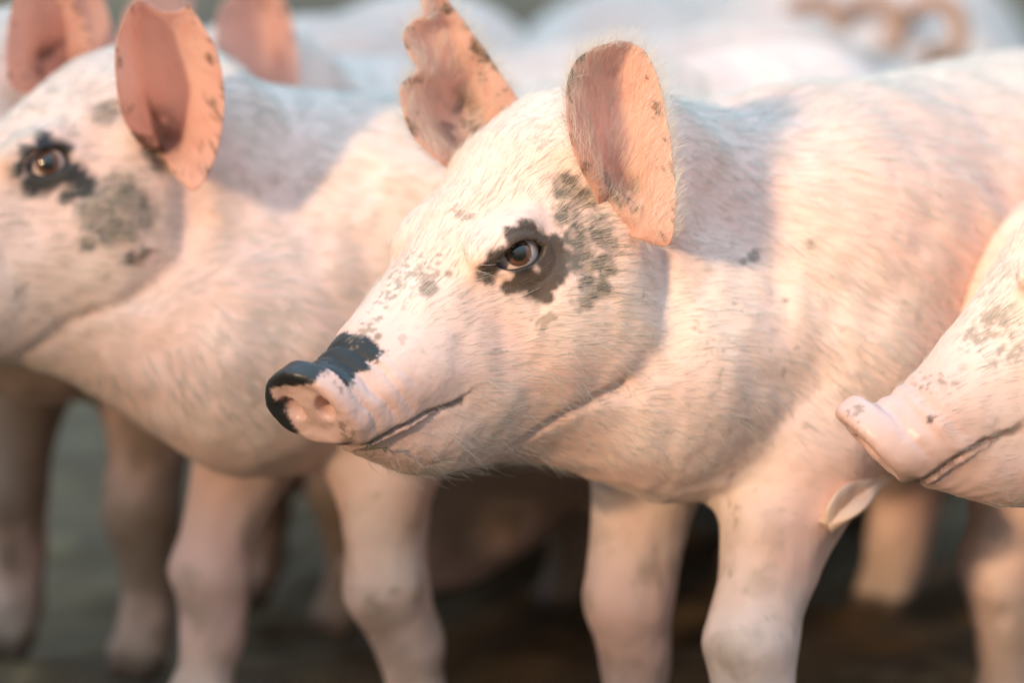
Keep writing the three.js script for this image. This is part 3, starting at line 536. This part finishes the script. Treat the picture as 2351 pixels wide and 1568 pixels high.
const leftEars = [
  [pts([[330, 340, 2.025], [285, 270, 1.995], [268, 180, 1.975], [268, 100, 1.975], [290, 30, 1.975], [312, 2, 1.980], [330, -2, 1.985]]),
    pts([[370, 345, 2.050], [378, 300, 2.050], [376, 235, 2.050], [366, 170, 2.045], [362, 105, 2.035], [372, 55, 2.015], [385, 28, 1.995]]),
    pts([[390, 390, 2.035], [443, 436, 2.005], [484, 385, 2.005], [508, 300, 2.005], [514, 210, 2.005], [494, 110, 2.000], [435, 8, 1.995]])],
  [pts([[70, 215, 2.14], [28, 196, 2.12], [17, 130, 2.11], [22, 50, 2.11], [42, -20, 2.11], [80, -60, 2.12]]),
    pts([[130, 190, 2.17], [110, 130, 2.16], [108, 70, 2.16], [102, 20, 2.15], [98, -20, 2.14], [90, -62, 2.125]]),
    pts([[220, 120, 2.14], [214, 92, 2.13], [196, 45, 2.13], [172, 0, 2.13], [140, -35, 2.13], [100, -64, 2.126]])],
];
const sparse = (count, fat, headOnly = false) => ({ count, variant: 0, choose: (p, n, { B, H, skinAt }) => {
  const q = H.into(p.x, p.y, p.z), onHead = q[0] > -0.15 && q[0] < 0.13 && Math.abs(q[1]) < 0.14 && Math.abs(q[2]) < 0.11, w = B.into(p.x, p.y, p.z); if ((q[0] > 0.124 && Math.abs(q[1]) < 0.08 && Math.abs(q[2]) < 0.06) || (!onHead && (w[1] < 0.12 || rnd() < step(0.33, 0.25, w[1])))) return null;
  if (n.z < -0.25 || w[0] < -0.4) return null; if (headOnly && !onHead) return null;
  const s = skinAt(p); if (s.black > 0.4 || (onHead && q[0] > 0.04 && rnd() < step(0.04, 0.12, q[0]) * 0.5)) return null;
  if (onHead && Math.hypot(q[0] - EYE_AT[0], q[1] - EYE_AT[1], Math.abs(q[2]) - EYE_AT[2]) < 0.019) return null;
  return { dir: onHead ? flowHead(q, H, B) : V3(0, 0, 0).addScaledVector(B.f, -1).addScaledVector(B.t, -0.75), len: (onHead ? mix(0.008, 0.004, step(0.04, 0.11, q[0])) : 0.012) + 0.007 * rnd(), tilt: 0.15 + 0.2 * rnd(), color: hairTone(s), fat };
} });
const lb = at(700, 1300, 2.17);
makePig({ name: 'spotted_pig_001', label: 'pig with black eye patch and notched ear at the left edge', x: lb.x, z: lb.z, scale: 0.96, yaw: Math.PI / 4, head: leftHead, ears: leftEars, lid: true, marks: leftMarks, cell: 0.005, hair: [sparse(150000, 1.1), sparse(120000, 1, true)], legs: { foreL: [-0.07, 0], foreR: [0.05, 0] } });

// the pig whose snout enters on the right
const rightHead = (() => { const f = camDir(-0.78, -0.62, 0.06), s = camDir(0.10, 0.0, 0.99); const F = frame(V3(0, 0, 0), f, s, 1.0), tip = at(2016, 1018, 1.86); return frame(tip.sub(F.out(0.150, -0.0135, 0)), f, s, 1.0); })();
const rb = at(2500, 1300, 2.12);
makePig({ name: 'pink_pig', label: 'pig with clean pink upturned snout entering at the right edge', x: rb.x, z: rb.z, yaw: Math.PI / 4, head: rightHead, cell: 0.005, fine: { lo: [0.19, 0.22, -0.12], hi: [0.42, 0.46, 0.10], h: 0.0025 }, lid: true, hair: [sparse(90000, 1), sparse(320000, 1.4, true)], marks: [[2240, 770, 30, 'speck'], [2150, 880, 24, 'speck'], [2190, 900, 20, 'speck'], [2133, 962, 6, DARK], [2280, 740, 40, 'speck'], [2110, 870, 24, 'speck'], [2300, 800, 40, 'speck'], [1955, 950, 20, 'speck']] });

// pigs behind, out of focus
const tailMat = new THREE.MeshStandardMaterial({ color: new THREE.Color(0.36, 0.21, 0.14), roughness: 0.8 });
const farHair = null;
const coat = { count: 45000, variant: 0, choose: (p, n, { B }) => { // bristles of the pigs behind
  if (p.y / B.scale < 0.27 || n.z < -0.4) return null;
  return { dir: V3(0, 0, 0).addScaledVector(B.f, -1).addScaledVector(B.t, -0.7), len: 0.013 + 0.010 * rnd(), tilt: 0.15 + 0.25 * rnd(), color: hairTone({}), fat: 1.9, spread: 0.3 };
} };
function farPig(name, label, u, v, d, yawDeg, opt = {}) {
  const yaw = yawDeg * Math.PI / 180, b = at(u, v, d), k = opt.scale || 1; // u, v, d: withers
  const f = V3(-Math.cos(yaw), 0, Math.sin(yaw)), s = V3(Math.sin(yaw), 0, Math.cos(yaw));
  const B = frame(V3(b.x, 0, b.z), f, s, k), hd = opt.headDown || 0, ht = (opt.turn || 0) * Math.PI / 180, yw = yaw + ht;
  const hf = opt.headF || V3(-Math.cos(yw), -0.55 - hd, Math.sin(yw)).normalize(), hs = V3(Math.sin(yw), 0, Math.cos(yw));
  const H = frame(opt.headAt || B.out(0.16, 0.44 - 0.25 * hd, 0), hf, hs, k);
  return makePig({ name, label, x: b.x, z: b.z, yaw, scale: k, head: H, cell: 0.011, coarse: true, tail: opt.tail, tailMat, legs: opt.legs, ears: opt.ears, mudAndShade: 1, hair: [coat] });
}
farPig('background_pig', 'blurred pig behind the left pig, its pink ears showing above', 700, 130, 2.45, 40, { scale: 0.96 });
farPig('background_pig_001', 'blurred pale pig crossing behind the two main heads', 980, 75, 2.75, 32, { headDown: 0.9, scale: 0.93 });
farPig('background_pig_002', 'blurred bluish pig with arched back at the top centre', 1250, 10, 3.1, 40, { headDown: 0.9 });
farPig('background_pig_003', 'blurred pig in the gap behind the centre pig\'s near ear', 1400, 150, 2.42, 25, { headDown: 0.9, scale: 0.92 });
const tails = [[1815, 'left'], [1945, 'middle'], [2085, 'right']];
tails.forEach(([u, place], i) => { const q = at(u, 60, 3.0), w = q.clone().add(V3(0.02, 0, -0.70)), d = -w.clone().sub(EYE).dot(BACK); farPig('background_pig_00' + (4 + i), `blurred pig turned away, ${place} of three with curled tails at top right`, 1175 + w.x / d / TAN * 784, 0, d, -90, { tail: true, headDown: 0.6 }); });
farPig('background_pig_007', 'shaded pig at the left edge seen by its legs below the left head', 170, 250, 2.33, 62);
// thin fold of loose skin behind the centre pig's near elbow
{
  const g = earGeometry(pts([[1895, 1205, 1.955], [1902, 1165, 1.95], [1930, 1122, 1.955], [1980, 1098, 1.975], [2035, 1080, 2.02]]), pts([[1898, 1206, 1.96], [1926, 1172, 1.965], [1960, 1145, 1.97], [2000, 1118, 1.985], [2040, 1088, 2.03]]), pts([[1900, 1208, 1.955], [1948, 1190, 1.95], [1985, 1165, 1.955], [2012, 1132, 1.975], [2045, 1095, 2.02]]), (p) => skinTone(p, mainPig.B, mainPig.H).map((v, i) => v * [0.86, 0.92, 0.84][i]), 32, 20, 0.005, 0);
  const m = shade(new THREE.Mesh(g, skinMat)); m.name = 'skin_fold'; mainPig.root.add(m);
}

// a bit of straw caught in the chin bristles of the centre pig
{
  const c = mainPig.field, g = [], mat = new THREE.MeshStandardMaterial({ color: new THREE.Color(0.12, 0.095, 0.05), roughness: 0.9 });
  const a = at(838, 1016, 1.845), b = at(848, 1026, 1.845), e = at(880, 1027, 1.847), f2 = at(886, 1038, 1.847), h = at(890, 1026, 1.847);
  const tube = (l, w) => new THREE.TubeGeometry(new THREE.CatmullRomCurve3(l), 10, w, 5);
  const straw = new THREE.Group(); straw.name = 'straw_bit'; tag(straw, 'tiny dark straw bit caught under the centre pig\'s chin', 'straw'); scene.add(straw);
  [[[a, b, e, h], 0.0007], [[b, at(846, 1034, 1.845)], 0.0009], [[e, f2], 0.0009]].forEach(([l, w]) => { const m = shade(new THREE.Mesh(tube(l, w), mat)); m.name = 'stalk'; straw.add(m); });
}
// every pig's group stands at its own base on the ground
for (const o of scene.children) if (o.isGroup && o.userData.category === 'pig') { const b = o.userData.base; delete o.userData.base; o.position.copy(b); for (const c of o.children) c.position.sub(b); }
console.log('built');
renderer.render(scene, camera);
